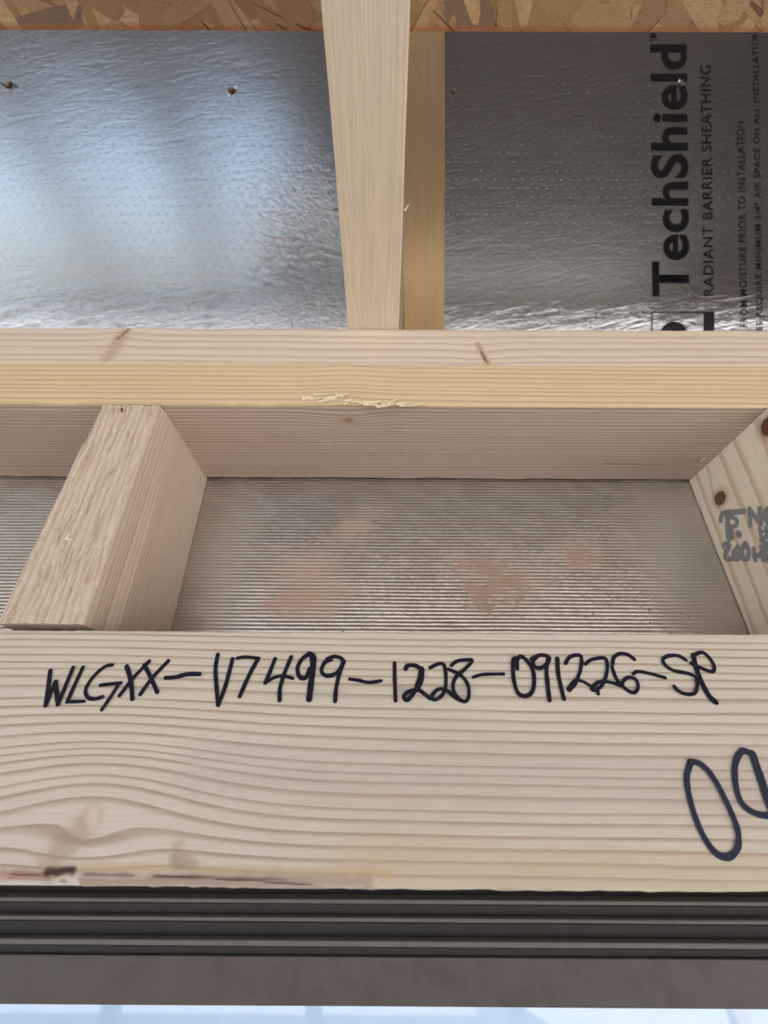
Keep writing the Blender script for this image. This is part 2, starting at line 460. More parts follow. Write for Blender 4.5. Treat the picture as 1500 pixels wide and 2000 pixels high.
mx = gg.new('ShaderNodeMixShader'); mx.inputs[0].default_value = .06
tr.inputs[0].default_value = (.95, .97, .98, 1)
gg.t.links.new(tr.outputs[0], mx.inputs[1]); gg.t.links.new(gl.outputs[0], mx.inputs[2]); gg.t.links.new(mx.outputs[0], gg.n['Material Output'].inputs[0])
box('pane', (WX0 + 1.2, 2.6, -42.8), (WX1 - 1.2, 2.72, zs + .3), gg.m, win, wo)

# ================================================================== FRAMING LUMBER
# --- header with the marker inscription
def Zh(x, y): return hit(x, y, (0, 1, 0), (0, 0, 0))
lines = [1245, 1257, 1272, 1288, 1304, 1318, 1333, 1354, 1381, 1400, 1420, 1440, 1464, 1490, 1508, 1525, 1549, 1579, 1600, 1627, 1653, 1680, 1707, 1730]
z0, z1 = HB - .6, HT + .6
zl = sorted(Zh(1000, y).z for y in lines)
nl = len(zl) + 3
pts = [(0.0, 0.0)] + [((z - z0) / (z1 - z0), (i + 2) / nl) for i, z in enumerate(zl)] + [(1.0, 1.0)]
HO = (2, 1.75, HB)
kp = Zh(180, 1590)
sa, sb_ = Zh(175, 1600), Zh(95, 1690)
bk = [Zh(q, w_) for q, w_ in ((40, 1702), (130, 1700), (330, 1712), (480, 1716), (620, 1722))]
M_header = wood('header_pine', HO, (0, 2, 1), (.665, .615, .525), (.42, .325, .25), knots=(), seed=1.0, tilt=.006, ringmap=(z0, z1, pts, nl),
    bulges=((kp.x, kp.z + .25, .42, 1.9, .9), (kp.x - 1, kp.z + 1.4, .12, 3.4, 1.2), (kp.x, kp.z - .4, -.25, 1.0, .35)), wander=.16, fibre=.32, blotch=.28, contrast=1.1, sharp=(.5, .93),
    streaks=((sa.x, sa.z, sb_.x, sb_.z, .32, (.42, .30, .23), .6), (kp.x, kp.z, kp.x + .05, kp.z - .1, .16, (.72, .62, .5), .8),
             (Zh(400, 1500).x, Zh(400, 1500).z, Zh(1600, 1530).x, Zh(1600, 1530).z, 0.75, (0.5, 0.43, 0.385), 0.35),
             (Zh(700, 1690).x, Zh(700, 1690).z, Zh(1600, 1725).x, Zh(1600, 1725).z, 0.55, (0.6, 0.455, 0.29), 0.45),
             (Zh(160, 1694).x, Zh(160, 1694).z, Zh(760, 1706).x, Zh(760, 1706).z, 0.1, (0.56, 0.43, 0.25), 0.7),
             (Zh(-200, 1704).x, Zh(-200, 1704).z, Zh(90, 1710).x, Zh(90, 1710).z, 0.12, (0.42, 0.25, 0.19), 0.85),
             (Zh(160, 1712).x, Zh(160, 1712).z, Zh(720, 1722).x, Zh(720, 1722).z, 0.12, (0.42, 0.32, 0.27), 0.8),
             (Zh(165, 1708).x, Zh(165, 1708).z, Zh(260, 1710).x, Zh(260, 1710).z, 0.03, (0.2, 0.13, 0.11), 0.7),
             (Zh(300, 1712).x, Zh(300, 1712).z, Zh(560, 1718).x, Zh(560, 1718).z, 0.03, (0.22, 0.14, 0.11), 0.6),
             (Zh(92, 1704).x, Zh(92, 1704).z, Zh(142, 1700).x, Zh(142, 1700).z, 0.1, (0.06, 0.03, 0.025), 1.0),
             (Zh(340, 1682).x, Zh(340, 1682).z, Zh(375, 1686).x, Zh(375, 1686).z, 0.14, (0.38, 0.3, 0.24), 0.7),
             (Zh(775, 1345).x, Zh(775, 1345).z, Zh(800, 1352).x, Zh(800, 1352).z, 0.1, (0.36, 0.32, 0.33), 0.6),
             (Zh(862, 1358).x, Zh(862, 1358).z, Zh(900, 1348).x, Zh(900, 1348).z, 0.13, (0.4, 0.36, 0.37), 0.6),
             (Zh(612, 1350).x, Zh(612, 1350).z, Zh(680, 1352).x, Zh(680, 1352).z, 0.1, (0.5, 0.45, 0.43), 0.4),
             (Zh(350, 1650).x, Zh(350, 1650).z, Zh(350, 1690).x, Zh(350, 1690).z, .16, (.40, .29, .21), .45)))
def wane(p):
    # bark-side arris along the bottom front edge: chipped and ragged on the left
    dz = dy = 0
    if p[2] < HB + .12 and p[1] < .12:
        px = p[0]
        k = max(0.0, min(1.0, (4.2 - px) / 4.5))
        n1 = mnoise.noise((px * 1.1, 3, 0)); n2 = mnoise.noise((px * 5.0, 8, 1))
        dz = k * (.05 + .06 * n1 + .035 * n2) + .010 * n2
        if px < 1.0: dz += .03
        dy = k * max(0, .02 + .05 * n2)
    return (0, dy, dz)
header = tag(board('header_beam', (-30, 0, HB), (34, 3.4, HT), 'x', M_header, .05, .012, 420, 3, None, HO, wane),
             'pale pine header beam with long handwritten marker code and big zero-nine', 'header beam')

# ragged torn fibres hanging off the header's lower arris
random.seed(4)
def chip(name, p, size, mat, parent, origin, ang=0.0):
    """thin splinter: a tapered, slightly curled sliver"""
    w, h, d = size
    vs_ = []; n = 5
    for i in range(n + 1):
        t = i / n; ww = w * (1 - t) ** .6 * .5 + .004
        x = h * t; z = .25 * h * t * t
        for sx, sd in ((-1, 0), (1, 0), (1, d), (-1, d)):
            q = Vector((x, -sd - z * .4, sx * ww + z * .25))
            q = Matrix.Rotation(ang, 3, 'Y') @ q
            vs_.append(Vector(p) + q)
    fs = [(0, 1, 2, 3), tuple(range(4 * n, 4 * n + 4))]
    for i in range(n):
        for j in range(4):
            a = i * 4 + j; b = i * 4 + (j + 1) % 4
            fs.append((a, b, b + 4, a + 4))
    me = mesh_from(name, vs_, fs, origin); fix_normals(me)
    return link(name, me, mat, origin, parent)

for px, py, w_, l_ in ((20, 1712, .05, .5), (300, 1716, .06, .9), (420, 1722, .05, .8), (505, 1728, .06, .5), (560, 1730, .04, .4)):
    chip('bark_splinter', Zh(px, py) + Vector((0, .0, 0)), (w_, l_, .03), header.data.materials[0], header, HO, R(2))

# --- stroke lettering helper
def strokes_mesh(name, strokes, plane_n, plane_p, lift, mat, parent, origin, closed_caps=True):
    """strokes: list of (list of photograph pixels, pixel width); laid out on the real surface, in inches"""
    n = Vector(plane_n).normalized()
    verts = []; faces = []
    for si, (pts_, wpx) in enumerate(strokes):
        P = [hit(x, y, n, plane_p) - n * (lift + .0012 * si) for x, y in pts_]
        mid = P[len(P) // 2]
        wid = wpx * (mid - CAM).dot(_w) / FPX * .5
        Q = []
        if len(P) == 2:
            Q = [P[0].lerp(P[1], i / 6) for i in range(7)]
        else:
            for i in range(len(P) - 1):
                p0 = P[max(0, i - 1)]; p1 = P[i]; p2 = P[i + 1]; p3 = P[min(len(P) - 1, i + 2)]
                for k in range(6):
                    t = k / 6
                    Q.append(.5 * ((2 * p1) + (p2 - p0) * t + (2 * p0 - 5 * p1 + 4 * p2 - p3) * t * t + (3 * p1 - p0 - 3 * p2 + p3) * t ** 3))
            Q.append(P[-1])
        base = len(verts)
        N_ = len(Q)
        Q = [q - n * (.0003 * i) for i, q in enumerate(Q)]      # where a stroke crosses itself the later pass lies on top
        for i, q in enumerate(Q):
            d = (Q[min(N_ - 1, i + 1)] - Q[max(0, i - 1)])
            if d.length < 1e-6: d = Vector((1, 0, 0))
            side = n.cross(d.normalized())
            ww = wid * (1 + .16 * mnoise.noise((q.x * 9, q.z * 9 + q.y * 9, wpx)))
            verts += [q + side * ww, q - side * ww]
        for i in range(N_ - 1):
            a = base + 2 * i; faces.append((a, a + 1, a + 3, a + 2))
        for q, q2 in ((Q[0], Q[1]), (Q[-1], Q[-2])):      # rounded stroke ends
            b0 = len(verts); e1 = (q - q2).normalized(); e2 = n.cross(e1)
            for k in range(9):
                an = -math.pi / 2 + math.pi * k / 8
                verts.append(q + (e1 * math.cos(an) + e2 * math.sin(an)) * wid)
            faces.append(tuple(range(b0, b0 + 9)))
    me = mesh_from(name, verts, faces, origin)
    return link(name, me, mat, origin, parent)

def crop(ox, oy, sc, pts_): return [(ox + x / sc, oy + y / sc) for x, y in pts_]
A = lambda w_, *p: (crop(60, 1240, 3.75, p), w_)
B = lambda w_, *p: (crop(400, 1240, 3.75, p), w_)
C = lambda w_, *p: (crop(740, 1240, 3.75, p), w_)
D = lambda w_, *p: (crop(1060, 1240, 3.75, p), w_)
code = [
 ('W', [A(8.6, (147, 265), (133, 390), (115, 518)), A(8, (115, 518), (150, 430), (186, 345)), A(9, (186, 345), (196, 430), (206, 508)), A(7.5, (206, 508), (258, 380), (316, 240))]),
 ('L', [A(8, (385, 240), (325, 370), (272, 490)), A(6.5, (272, 490), (335, 490), (395, 487))]),
 ('G', [A(7, (600, 222), (545, 235), (470, 300), (415, 380), (408, 432), (435, 466), (480, 470), (532, 455)), A(7, (515, 370), (590, 362), (662, 353)), A(7, (650, 357), (590, 455), (525, 548))]),
 ('X', [A(8.5, (705, 232), (735, 330), (748, 470)), A(7.5, (870, 195), (760, 310), (655, 445))]),
 ('X', [A(8, (835, 220), (880, 310), (930, 420)), A(7.5, (1010, 192), (890, 320), (805, 438))]),
 ('-', [A(8, (990, 316), (1060, 312), (1150, 290), (1240, 289))]),
 ('V', [A(8, (1372, 145), (1356, 250), (1364, 390), (1375, 515)), A(8, (1375, 515), (1430, 370), (1480, 178))]),
 ('7', [B(6.5, (240, 172), (300, 164), (398, 174)), B(8, (392, 176), (330, 290), (258, 450))]),
 ('4', [B(8, (515, 178), (480, 270), (445, 352)), B(6.5, (445, 352), (500, 318), (570, 302), (645, 320)), B(8, (634, 164), (582, 290), (552, 400), (550, 480))]),
 ('9', [B(8.5, (770, 138), (712, 180), (680, 250), (700, 312), (742, 312), (772, 250)), B(11.5, (785, 150), (792, 240), (776, 380), (765, 472)), B(9, (765, 138), (800, 165), (800, 230))]),
 ('9', [B(7.5, (895, 180), (950, 160), (1010, 185), (985, 262), (930, 298), (880, 298), (855, 262), (880, 205), (925, 185)), B(8, (1020, 195), (985, 290), (962, 400), (955, 486))]),
 ('-', [B(6.5, (1062, 325), (1130, 335), (1200, 350), (1290, 338))]),
 ('1', [C(7.5, (115, 208), (116, 330), (122, 482))]),
 ('2', [C(8.5, (195, 250), (215, 225), (275, 230), (318, 262)), C(12, (312, 255), (306, 320), (285, 375)), C(8, (290, 370), (245, 440), (205, 478), (182, 455), (215, 420), (285, 405), (330, 432), (372, 466))]),
 ('2', [C(7, (375, 242), (435, 214), (475, 222), (490, 300), (484, 400), (450, 455), (405, 476), (385, 452), (430, 402), (490, 405), (540, 448), (592, 482))]),
 ('8', [C(7, (530, 225), (570, 195), (630, 185), (682, 190), (625, 255), (572, 300), (545, 350), (545, 410), (585, 468), (630, 490), (656, 450), (650, 370), (600, 300), (510, 255))]),
 ('-', [C(6, (690, 312), (760, 292), (912, 288))]),
 ('0', [C(8, (1012, 248), (1010, 190), (1040, 160), (1090, 200), (1128, 270), (1132, 375), (1105, 435), (1055, 450), (1012, 420), (985, 330), (978, 230), (985, 178), (1012, 172))]),
 ('9', [C(7.5, (1115, 180), (1180, 150), (1242, 165), (1228, 215), (1180, 245), (1140, 235), (1125, 200), (1150, 165)), C(8.5, (1245, 170), (1225, 250), (1234, 370), (1246, 478))]),
 ('1', [C(8.5, (1305, 175), (1310, 280), (1335, 400), (1352, 468))]),
 ('2', [D(7, (165, 210), (192, 168), (240, 150), (280, 165), (272, 260), (238, 350)), D(10.5, (232, 350), (190, 400)), D(6.5, (205, 370), (240, 335), (295, 345), (360, 385))]),
 ('2', [D(7, (310, 215), (350, 185), (430, 170), (465, 190), (465, 280), (430, 370), (380, 405), (355, 395), (400, 350), (460, 345), (530, 360), (580, 380)), D(7, (400, 395), (402, 432))]),
 ('6', [D(7, (668, 180), (620, 147), (560, 140), (517, 168), (508, 215)), D(7, (505, 237), (530, 310), (570, 368), (640, 420), (680, 415), (693, 370), (672, 325), (622, 314), (583, 342), (580, 382))]),
 ('-', [D(6.5, (660, 287), (690, 270), (760, 280), (892, 315))]),
 ('S', [D(7, (1045, 185), (990, 155), (920, 155), (875, 182), (900, 230), (960, 265), (1060, 285), (1112, 312), (1125, 370), (1102, 430), (1040, 435), (990, 415), (955, 380))]),
 ('P', [D(10, (1100, 152), (1116, 230), (1160, 350), (1215, 450), (1262, 494)), D(7, (1100, 150), (1165, 130), (1215, 170), (1250, 230), (1240, 270), (1190, 260), (1080, 210))]),
]
for ch, st in code:
    strokes_mesh('marker_character' if ch != '-' else 'marker_dash', st, (0, 1, 0), (0, 0, 0), .018, M_ink, header, HO)
E7 = lambda w_, *p: (crop(700, 1200, 1.875, p), w_)
strokes_mesh('large_marker_digit', [E7(12, (1215, 540), (1200, 600), (1215, 690), (1250, 790), (1300, 868), (1350, 888), (1385, 850), (1382, 780), (1340, 680), (1290, 590), (1248, 548), (1215, 540))], (0, 1, 0), (0, 0, 0), .018, M_ink2, header, HO)
strokes_mesh('large_marker_digit', [E7(12, (1448, 520), (1405, 500), (1378, 545), (1378, 620), (1400, 690), (1450, 728), (1510, 735), (1560, 700)), E7(16, (1440, 512), (1470, 600), (1500, 690), (1540, 800), (1580, 900))], (0, 1, 0), (0, 0, 0), .018, M_ink2, header, HO)

# --- double top plate
PO = (2, 1.75, 0)
pk = hit(680, 815, (0, 0, 1), (0, 0, 0))
M_plate = wood('lower_plate_pine', PO, (0, 1, 2), (.67, .57, .485), (.42, .315, .255), spacing=.105, pith=(-12, -9), seed=5.0, wander=.16, contrast=1.05, fibre=.3, blotch=.2, tilt=.004,
    tint=(1, .06, .02, (.76, .59, .36), .9), bulges=((pk.x, pk.y, .16, .9, .5),), knots=((pk.x, pk.y + .15, .14, .11, (.36, .26, .19), (.50, .39, .30)),),
    streaks=((pk.x - .2, pk.y + .2, pk.x + .3, pk.y + .3, .14, (.50, .36, .24), .5), (14.5, 2.6, 12.6, 2.55, .06, (.3, .17, .1), .6)))
M_plate_nodes = M_plate
def plate_chips(p):
    dz = 0
    if p[1] < .3 and p[2] < .3:
        px = p[0]; k = math.exp(-((px - 5.4) / 1.3) ** 2)
        dz = k * (.05 + .09 * mnoise.noise((px * 5, 1, 1))) * .6
    return (0, 0, max(0, dz))
plate1 = tag(board('top_plate', (-60, 0, 0), (60, 3.43, 1.5), 'x', M_plate, .05, .012, 460, 5, None, PO, plate_chips),
             'lower board of the double top plate, honey-yellow edge and pinkish underside', 'top plate')
def Zp(x, y): return hit(x, y, (0, 1, 0), (0, 0, 0))
PO2 = (2, 1.75, 1.5)
k1, k2 = Zp(238, 652), Zp(940, 688)
M_plate2 = wood('upper_plate_pine', PO2, (0, 2, 1), (.74, .655, .54), (.55, .43, .325), spacing=.26, pith=(-9, 1.), seed=8.0, wander=.22, contrast=.75, fibre=.25, blotch=.12, tilt=.0,
    bulges=((k1.x, k1.z, .12, .8, .5), (k2.x, k2.z, -.1, .8, .5)),
    streaks=((k1.x + .05, k1.z + .3, k1.x - .12, k1.z - .95, .30, (.50, .36, .255), .7), (k1.x + .12, k1.z + .2, k1.x - .08, k1.z - .2, .09, (.30, .17, .12), .75),
             (k2.x - .06, k2.z + .35, k2.x + .14, k2.z - .4, .14, (.46, .31, .22), .8), (k2.x, k2.z + .05, k2.x + .10, k2.z - .35, .05, (.22, .12, .08), .9)))
plate2 = tag(board('top_plate', (-60, .02, 1.51), (60, 3.5, 3.0), 'x', M_plate2, .05, .014, 300, 9, None, PO2),
             'upper board of the double top plate, pale cream edge with two small knots', 'top plate')

# torn splinters on the lower plate's arris
for i, (px, py, w_, l_, an) in enumerate(((612, 771, .05, .5, 8), (640, 778, .07, .6, -6), (655, 770, .04, .35, 40), (700, 789, .05, .8, 2), (735, 796, .06, .5, -4), (780, 794, .04, .4, 3), (1350, 893, .05, .3, -8))):
    P_ = Zp(px, py) if py < 850 else hit(px, py, (0, 0, 1), (0, 0, 0))
    chip('splinter', P_ + Vector((0, -.01, 0)), (w_, l_, .03), M_splint, plate1, PO, R(an))
random.seed(9)
for k in range(26):
    px = random.uniform(585, 800); py = 779 + (px - 585) * .085 + random.uniform(-5, 4)
    chip('torn_fibre', Zp(px, py) + Vector((0, -.015, 0)), (random.uniform(.03, .08), random.uniform(.12, .4), .02), M_splint, plate1, PO, R(random.gauss(-3, 12)))

# --- left cripple stud: rough sawn front face, real relief
def stud_rough(name, x0, x1, y0, y1, za, zb, mat, origin, rough_amp, seed, label, cat):
    bm = bmesh.new()
    nx, nz, ny = 46, 150, 10
    ring = []
    prof = [(x0 + (x1 - x0) * i / nx, y0, 0) for i in range(nx + 1)] + [(x1, y0 + (y1 - y0) * j / ny, 1) for j in range(1, ny + 1)] + [(x1 - (x1 - x0) * i / 6, y1, 2) for i in range(1, 7)] + [(x0, y1 - (y1 - y0) * j / ny, 3) for j in range(1, ny)]
    rows = []
    for k in range(nz + 1):
        t = k / nz; z = za + (zb - za) * t
        row = []
        for j_, (x, y, sd) in enumerate(prof):
            if y < y0 + 1.0:   # the sawn front leans and widens a little towards the foot
                q = (x - x0) / (x1 - x0); x = x + (1 - t) * (-.24 * (1 - q) - .11 * q) - .10 * (1 - q)
            dy = dx = dz = 0
            if sd == 0:
                f = min(1, j_ / nx * (x1 - x0) / .08, (1 - j_ / nx) * (x1 - x0) / .08)
                r1 = mnoise.noise((x * 7.5 + mnoise.noise((z * .7, x, 3)) * .8, z * .75, seed)); r2 = mnoise.noise((x * 17, z * 2.6, seed + 4)); r3 = mnoise.noise((x * 30, z * 14, seed + 7))
                dy = -rough_amp * (r1 * .9 + r2 * .6 + r3 * .35) * (.3 + .7 * f)
                if f < 1: dy += .05 * (1 - f) ** 2
                e = mnoise.noise((z * 2.1, seed, 2)) * .03
                if j_ <= 1:
                    dx = abs(e) + .012 * mnoise.noise((z * 9, 1, seed))
                    if z > zb - 1.25: dx += .06 + .05 * mnoise.noise((z * 4, 2, seed))   # wane near the top
                if nx - 1 <= j_ <= nx: dx = -.02 + e * .3
                if k == nz: dz = -.03 + .045 * mnoise.noise((x * 9, 4, seed))
            if sd == 1 and y > y1 - .5 and k > nz - 8: dx = .02 * mnoise.noise((y * 9, z * 12, 1))
            row.append(bm.verts.new(((x + dx - origin[0]) * INCH, (y + dy - origin[1]) * INCH, (z + dz - origin[2]) * INCH)))
        rows.append(row)
    m = len(prof)
    for k in range(nz):
        for j in range(m):
            bm.faces.new((rows[k][j], rows[k][(j + 1) % m], rows[k + 1][(j + 1) % m], rows[k + 1][j]))
    bm.faces.new(rows[0]); bm.faces.new(rows[-1])
    bmesh.ops.recalc_face_normals(bm, faces=bm.faces)
    me = bpy.data.meshes.new(name); bm.to_mesh(me); bm.free()
    o = link(name, me, mat, origin)
    return tag(o, label, cat)
SO = (-.75, 1.75, HT)
M_stud = wood('rough_sawn_pine', SO, (2, 0, 1), (.70, .605, .49), (.47, .36, .275), spacing=.16, pith=(-14, 3), seed=2.0, wander=.1, contrast=.6, fibre=.35, blotch=.2, fuzz=.55, rough=.8, bump=.8)
def two_sided(mat_side, obj, axis_test):
    obj.data.materials.append(mat_side)
    for p in obj.data.polygons:
        if axis_test(p): p.material_index = 1
M_stud_side = wood('planed_pine_side', SO, (2, 1, 0), (.68, .575, .475), (.47, .355, .275), spacing=.135, pith=(-30, 1), seed=3.0, wander=.10, contrast=.7, fibre=.3, blotch=.25, tilt=.01)
stud1 = stud_rough('cripple_stud', -1.5, 0, 0, 3.48, HT + .12, -.01, M_stud, SO, .055, 3.0, 'rough-sawn cripple stud with fuzzy front, left of the foil bay', 'stud')
two_sided(M_stud_side, stud1, lambda p: p.normal.x > .8)
sp_p = hit(130, 1053, (0, 1, 0), (0, 0, 0))
chip('splinter', sp_p + Vector((0, -.04, 0)), (.05, .22, .02), M_splint, stud1, SO, R(20))
chip('splinter', sp_p + Vector((.03, -.04, 0)), (.04, .12, .02), M_splint, stud1, SO, R(-70))
chip('splinter', hit(240, 800, (0, 1, 0), (0, 0, 0)) + Vector((0, -.03, 0)), (.04, .15, .02), M_rust, stud1, SO, R(80))

# --- right cripple stud with knots and grade stamp
SO2 = (BAY + .75, 1.75, HT)
def Xs(x, y): return hit(x, y, (1, 0, 0), (BAY, 0, 0))
n1, n2 = Xs(1406, 973), Xs(1503, 832)
M_stud2 = wood('knotty_pine_side', SO2, (2, 1, 0), (.84, .77, .645), (.60, .45, .32), spacing=.27, pith=(-5.5, 0.2), seed=11.0, wander=.5, contrast=.85, fibre=.2, blotch=.15, tilt=.04, sharp=(.62, .92),
    bulges=((n1.z, n1.y, .25, .6, .4), (n2.z, n2.y, -.2, .6, .4)),
    knots=((n1.z, n1.y, .20, .24, (.06, .028, .014), (.27, .15, .07)), (n2.z, n2.y, .25, .28, (.07, .03, .02), (.2, .09, .05))))
stud2 = tag(board('cripple_stud', (BAY, 0, HT + .02), (BAY + 1.5, 3.48, -.01), 'z', M_stud2, .03, .008, 60, 21, None, SO2),
            'pale knotty cripple stud with grey grade stamp, at the right edge', 'stud')
F3 = lambda w_, *p: (crop(1300, 780, 4.348, p), w_ * 1.12)
stamp = [
 [F3(9, (470, 1030), (482, 975), (540, 955))], [F3(11, (535, 960), (528, 1070), (540, 1185))], [F3(10, (560, 960), (670, 950))],
 [F3(8, (565, 1000), (605, 1025), (605, 1068), (560, 1085))], [F3(7, (565, 1100), (575, 1180))], [F3(12, (618, 1140), (626, 1150))],
 [F3(9, (715, 930), (722, 1072)), F3(9, (715, 935), (805, 1055)), F3(9, (800, 925), (812, 1062))],
 [F3(10, (890, 920), (852, 950), (850, 1010), (880, 1050), (920, 1040))],
 [F3(7, (800, 1095), (812, 1150))], [F3(7, (855, 1085), (862, 1150)), F3(6, (835, 1120), (880, 1115))],
 [F3(7, (870, 1170), (815, 1178), (820, 1205), (865, 1220), (870, 1245), (815, 1250))],
 [F3(8.5, (495, 1245), (518, 1225), (545, 1250), (515, 1300), (515, 1350), (560, 1355))],
 [F3(8, (618, 1250), (580, 1300), (588, 1352), (632, 1350), (635, 1310), (592, 1308))],
 [F3(8.5, (680, 1222), (708, 1280), (700, 1350), (668, 1350), (652, 1285), (680, 1222))],
 [F3(9, (752, 1270), (765, 1362)), F3(9, (765, 1330), (800, 1325), (830, 1285)), F3(9, (830, 1290), (838, 1362))],
 [F3(9, (835, 1285), (900, 1280)), F3(9, (865, 1290), (872, 1370))],
]
for k_, st in enumerate(stamp):
    strokes_mesh('stamp_mark', st, (1, 0, 0), (BAY, 0, 0), .012 + .0004 * k_, M_stamp, stud2, SO2)

# nail glinting in the crack where the right stud meets the plate
def toe_nail():
    p = hit(1374, 896, (0, 0, 1), (0, 0, 0)); o = tuple(p)
    bm = bmesh.new()
    bmesh.ops.create_cone(bm, cap_ends=True, segments=10, radius1=.035, radius2=.03, depth=.26)
    bmesh.ops.transform(bm, matrix=Matrix.Translation((0, 0, -.005)) @ Matrix.Rotation(R(65), 4, 'Y') @ Matrix.Rotation(R(25), 4, 'X'), verts=bm.verts)
    bmesh.ops.scale(bm, vec=(INCH,) * 3, verts=bm.verts)
    me = bpy.data.meshes.new('nail'); bm.to_mesh(me); bm.free()
    tag(link('nail', me, M_nail, o), 'shiny nail shank in the crack beside the right stud', 'nail')
toe_nail()

# --- ceiling joist over the plate, running out over the camera
JX = 4.727
JO = (JX + .75, -10, 3.0)
M_joist = wood('joist_pine', JO, (1, 0, 2), (.77, .67, .52), (.62, .50, .35), spacing=.07, pith=(-18, 3.), seed=14.0, wander=.05, contrast=.3, fibre=.5, blotch=.1, rough=.7)
joist = tag(board('ceiling_joist', (JX, -131, 3.01), (JX + 1.5, 3.3, 6.5), 'y', M_joist, .05, .012, 160, 31, None, JO),
            'pale ceiling joist running overhead from the top plate', 'joist')
sj = hit(790, 412, (0, 0, 1), (0, 0, 3.0))
chip('splinter', sj, (.03, .25, .015), M_splint, joist, JO, R(-62))

# --- gambrel rafter beside the joist, under the foil
RX0, RX1 = 6.49, 7.99
RO = Vector((0, 0, 0))
M_raft = wood('rafter_pine', (0, 0, 0), (1, 0, 2), (.58, .41, .225), (.46, .30, .15), spacing=.09, pith=(-12, 4.), seed=17.0, wander=.1, contrast=.45, fibre=.45, blotch=.35, rough=.65,
    streaks=((RX0 + .35, -1.2, RX0 + .75, .5, .10, (.50, .27, .09), .6), (RX0 + .9, -.6, RX0 + .95, .1, .12, (.50, .27, .09), .5)))
rafter = board('rafter', (RX0, -2.9, -3.48), (RX1, 46, 0), 'y', M_raft, .04, .012, 80, 41, None, (0, 0, 0))
bx = Vector((1, 0, 0)); bz = -NO
rafter.matrix_world = Matrix(((bx.x, T.x, bz.x, RP.x * INCH), (bx.y, T.y, bz.y, RP.y * INCH), (bx.z, T.z, bz.z, RP.z * INCH), (0, 0, 0, 1)))
tag(rafter, 'amber-shaded rafter behind the joist, under the foil', 'rafter')

# --- loft deck of strand board on top of the joists
DZ = 6.52
DY0 = hit(750, 60, (0, 0, 1), (0, 0, DZ)).y
DO = (2, DY0 - 12, DZ)
def osb_base():
    g = G('strand_board_resin')
    x, y, z = g.coords(DO)
    n = g.noise(g.vec(x * 1.5, y * 3, 0.), 1.0, 4.0)
    e = g.smooth(y + (g.noise(g.vec(x * 3, y * 6, 2.), 1.0, 3.0) - .5) * .08, DY0 - .13, DY0 - .03)
    c = g.mix(n, (.34, .20, .10), (.50, .33, .17))
    c = g.mix(e * .9, c, (.37, .14, .06))
    return g.out(c, .55, g.bump(n, .4, .0008))
def osb_strand():
    g = G('wood_strand')
    x, y, z = g.coords(DO)
    at = g.new('ShaderNodeAttribute', attribute_name='tone'); t = E(g, at.outputs['Fac'])
    n = g.noise(g.vec(x * 5 + y * 3, y * 16 - x * 2, t * 9), 1.0, 4.0, .65)
    c = g.mix(t, (.30, .175, .085), (.56, .40, .225))
    c = g.mix(g.smooth(t, .05, .02) * .7, c, (.17, .14, .13))
    c = g.mix(g.smooth(n, .35, .75) * .5, c, (.30, .165, .08))
    e = g.smooth(y + (g.noise(g.vec(x * 3, y * 6, 2.), 1.0, 3.0) - .5) * .08, DY0 - .13, DY0 - .03)
    c = g.mix(e * .75, c, (.37, .14, .06))
    return g.out(c, .5, g.bump(n, .5, .0008))
M_osb = osb_base()
deck = tag(box('loft_deck', (-60, DY0 - 24, DZ), (60, DY0, DZ + .44), M_osb, None, DO), 'brown strand board loft deck with an orange-sealed edge, along the top', 'deck')
random.seed(12)
V, F_, TN = [], [], []
for k in range(1500):
    cx = random.uniform(-14, 26); cy = DY0 - random.random() ** 1.3 * 5.0
    L_ = random.uniform(.8, 2.6) * .5; W_ = random.uniform(.25, .8) * .5
    an = random.gauss(R(68), .5) if random.random() < .75 else random.uniform(0, math.pi)
    d1 = Vector((math.cos(an), math.sin(an), 0)); d2 = Vector((-d1.y, d1.x, 0))
    zz = DZ - random.uniform(.004, .03)
    out_ = []
    n = 10
    for i in range(n):
        q = 2 * math.pi * i / n
        ex = math.copysign(abs(math.cos(q)) ** .45, math.cos(q)) * L_ * random.uniform(.85, 1.1); ey = math.copysign(abs(math.sin(q)) ** .6, math.sin(q)) * W_ * random.uniform(.75, 1.15)
        p = Vector((cx, cy, zz)) + d1 * ex + d2 * ey
        p.y = min(p.y, DY0 + .004 * random.random())
        out_.append(p)
    b0 = len(V); tilt_ = random.uniform(-.008, .008)
    V += [Vector((p.x, p.y, p.z + tilt_ * ((p - Vector((cx, cy, zz))).dot(d2)))) for p in out_]
    V += [Vector((p.x, p.y, DZ + .002)) for p in out_]
    F_.append(tuple(range(b0, b0 + n)))
    for i in range(n): F_.append((b0 + i, b0 + (i + 1) % n, b0 + n + (i + 1) % n, b0 + n + i))
    tone = random.random(); TN += [tone] * (2 * n)
me = mesh_from('wood_strands', V, F_, DO); fix_normals(me)
atr = me.attributes.new('tone', 'FLOAT', 'POINT'); atr.data.foreach_set('value', TN)
so = link('wood_strands', me, osb_strand(), DO, deck); so['kind'] = 'stuff'

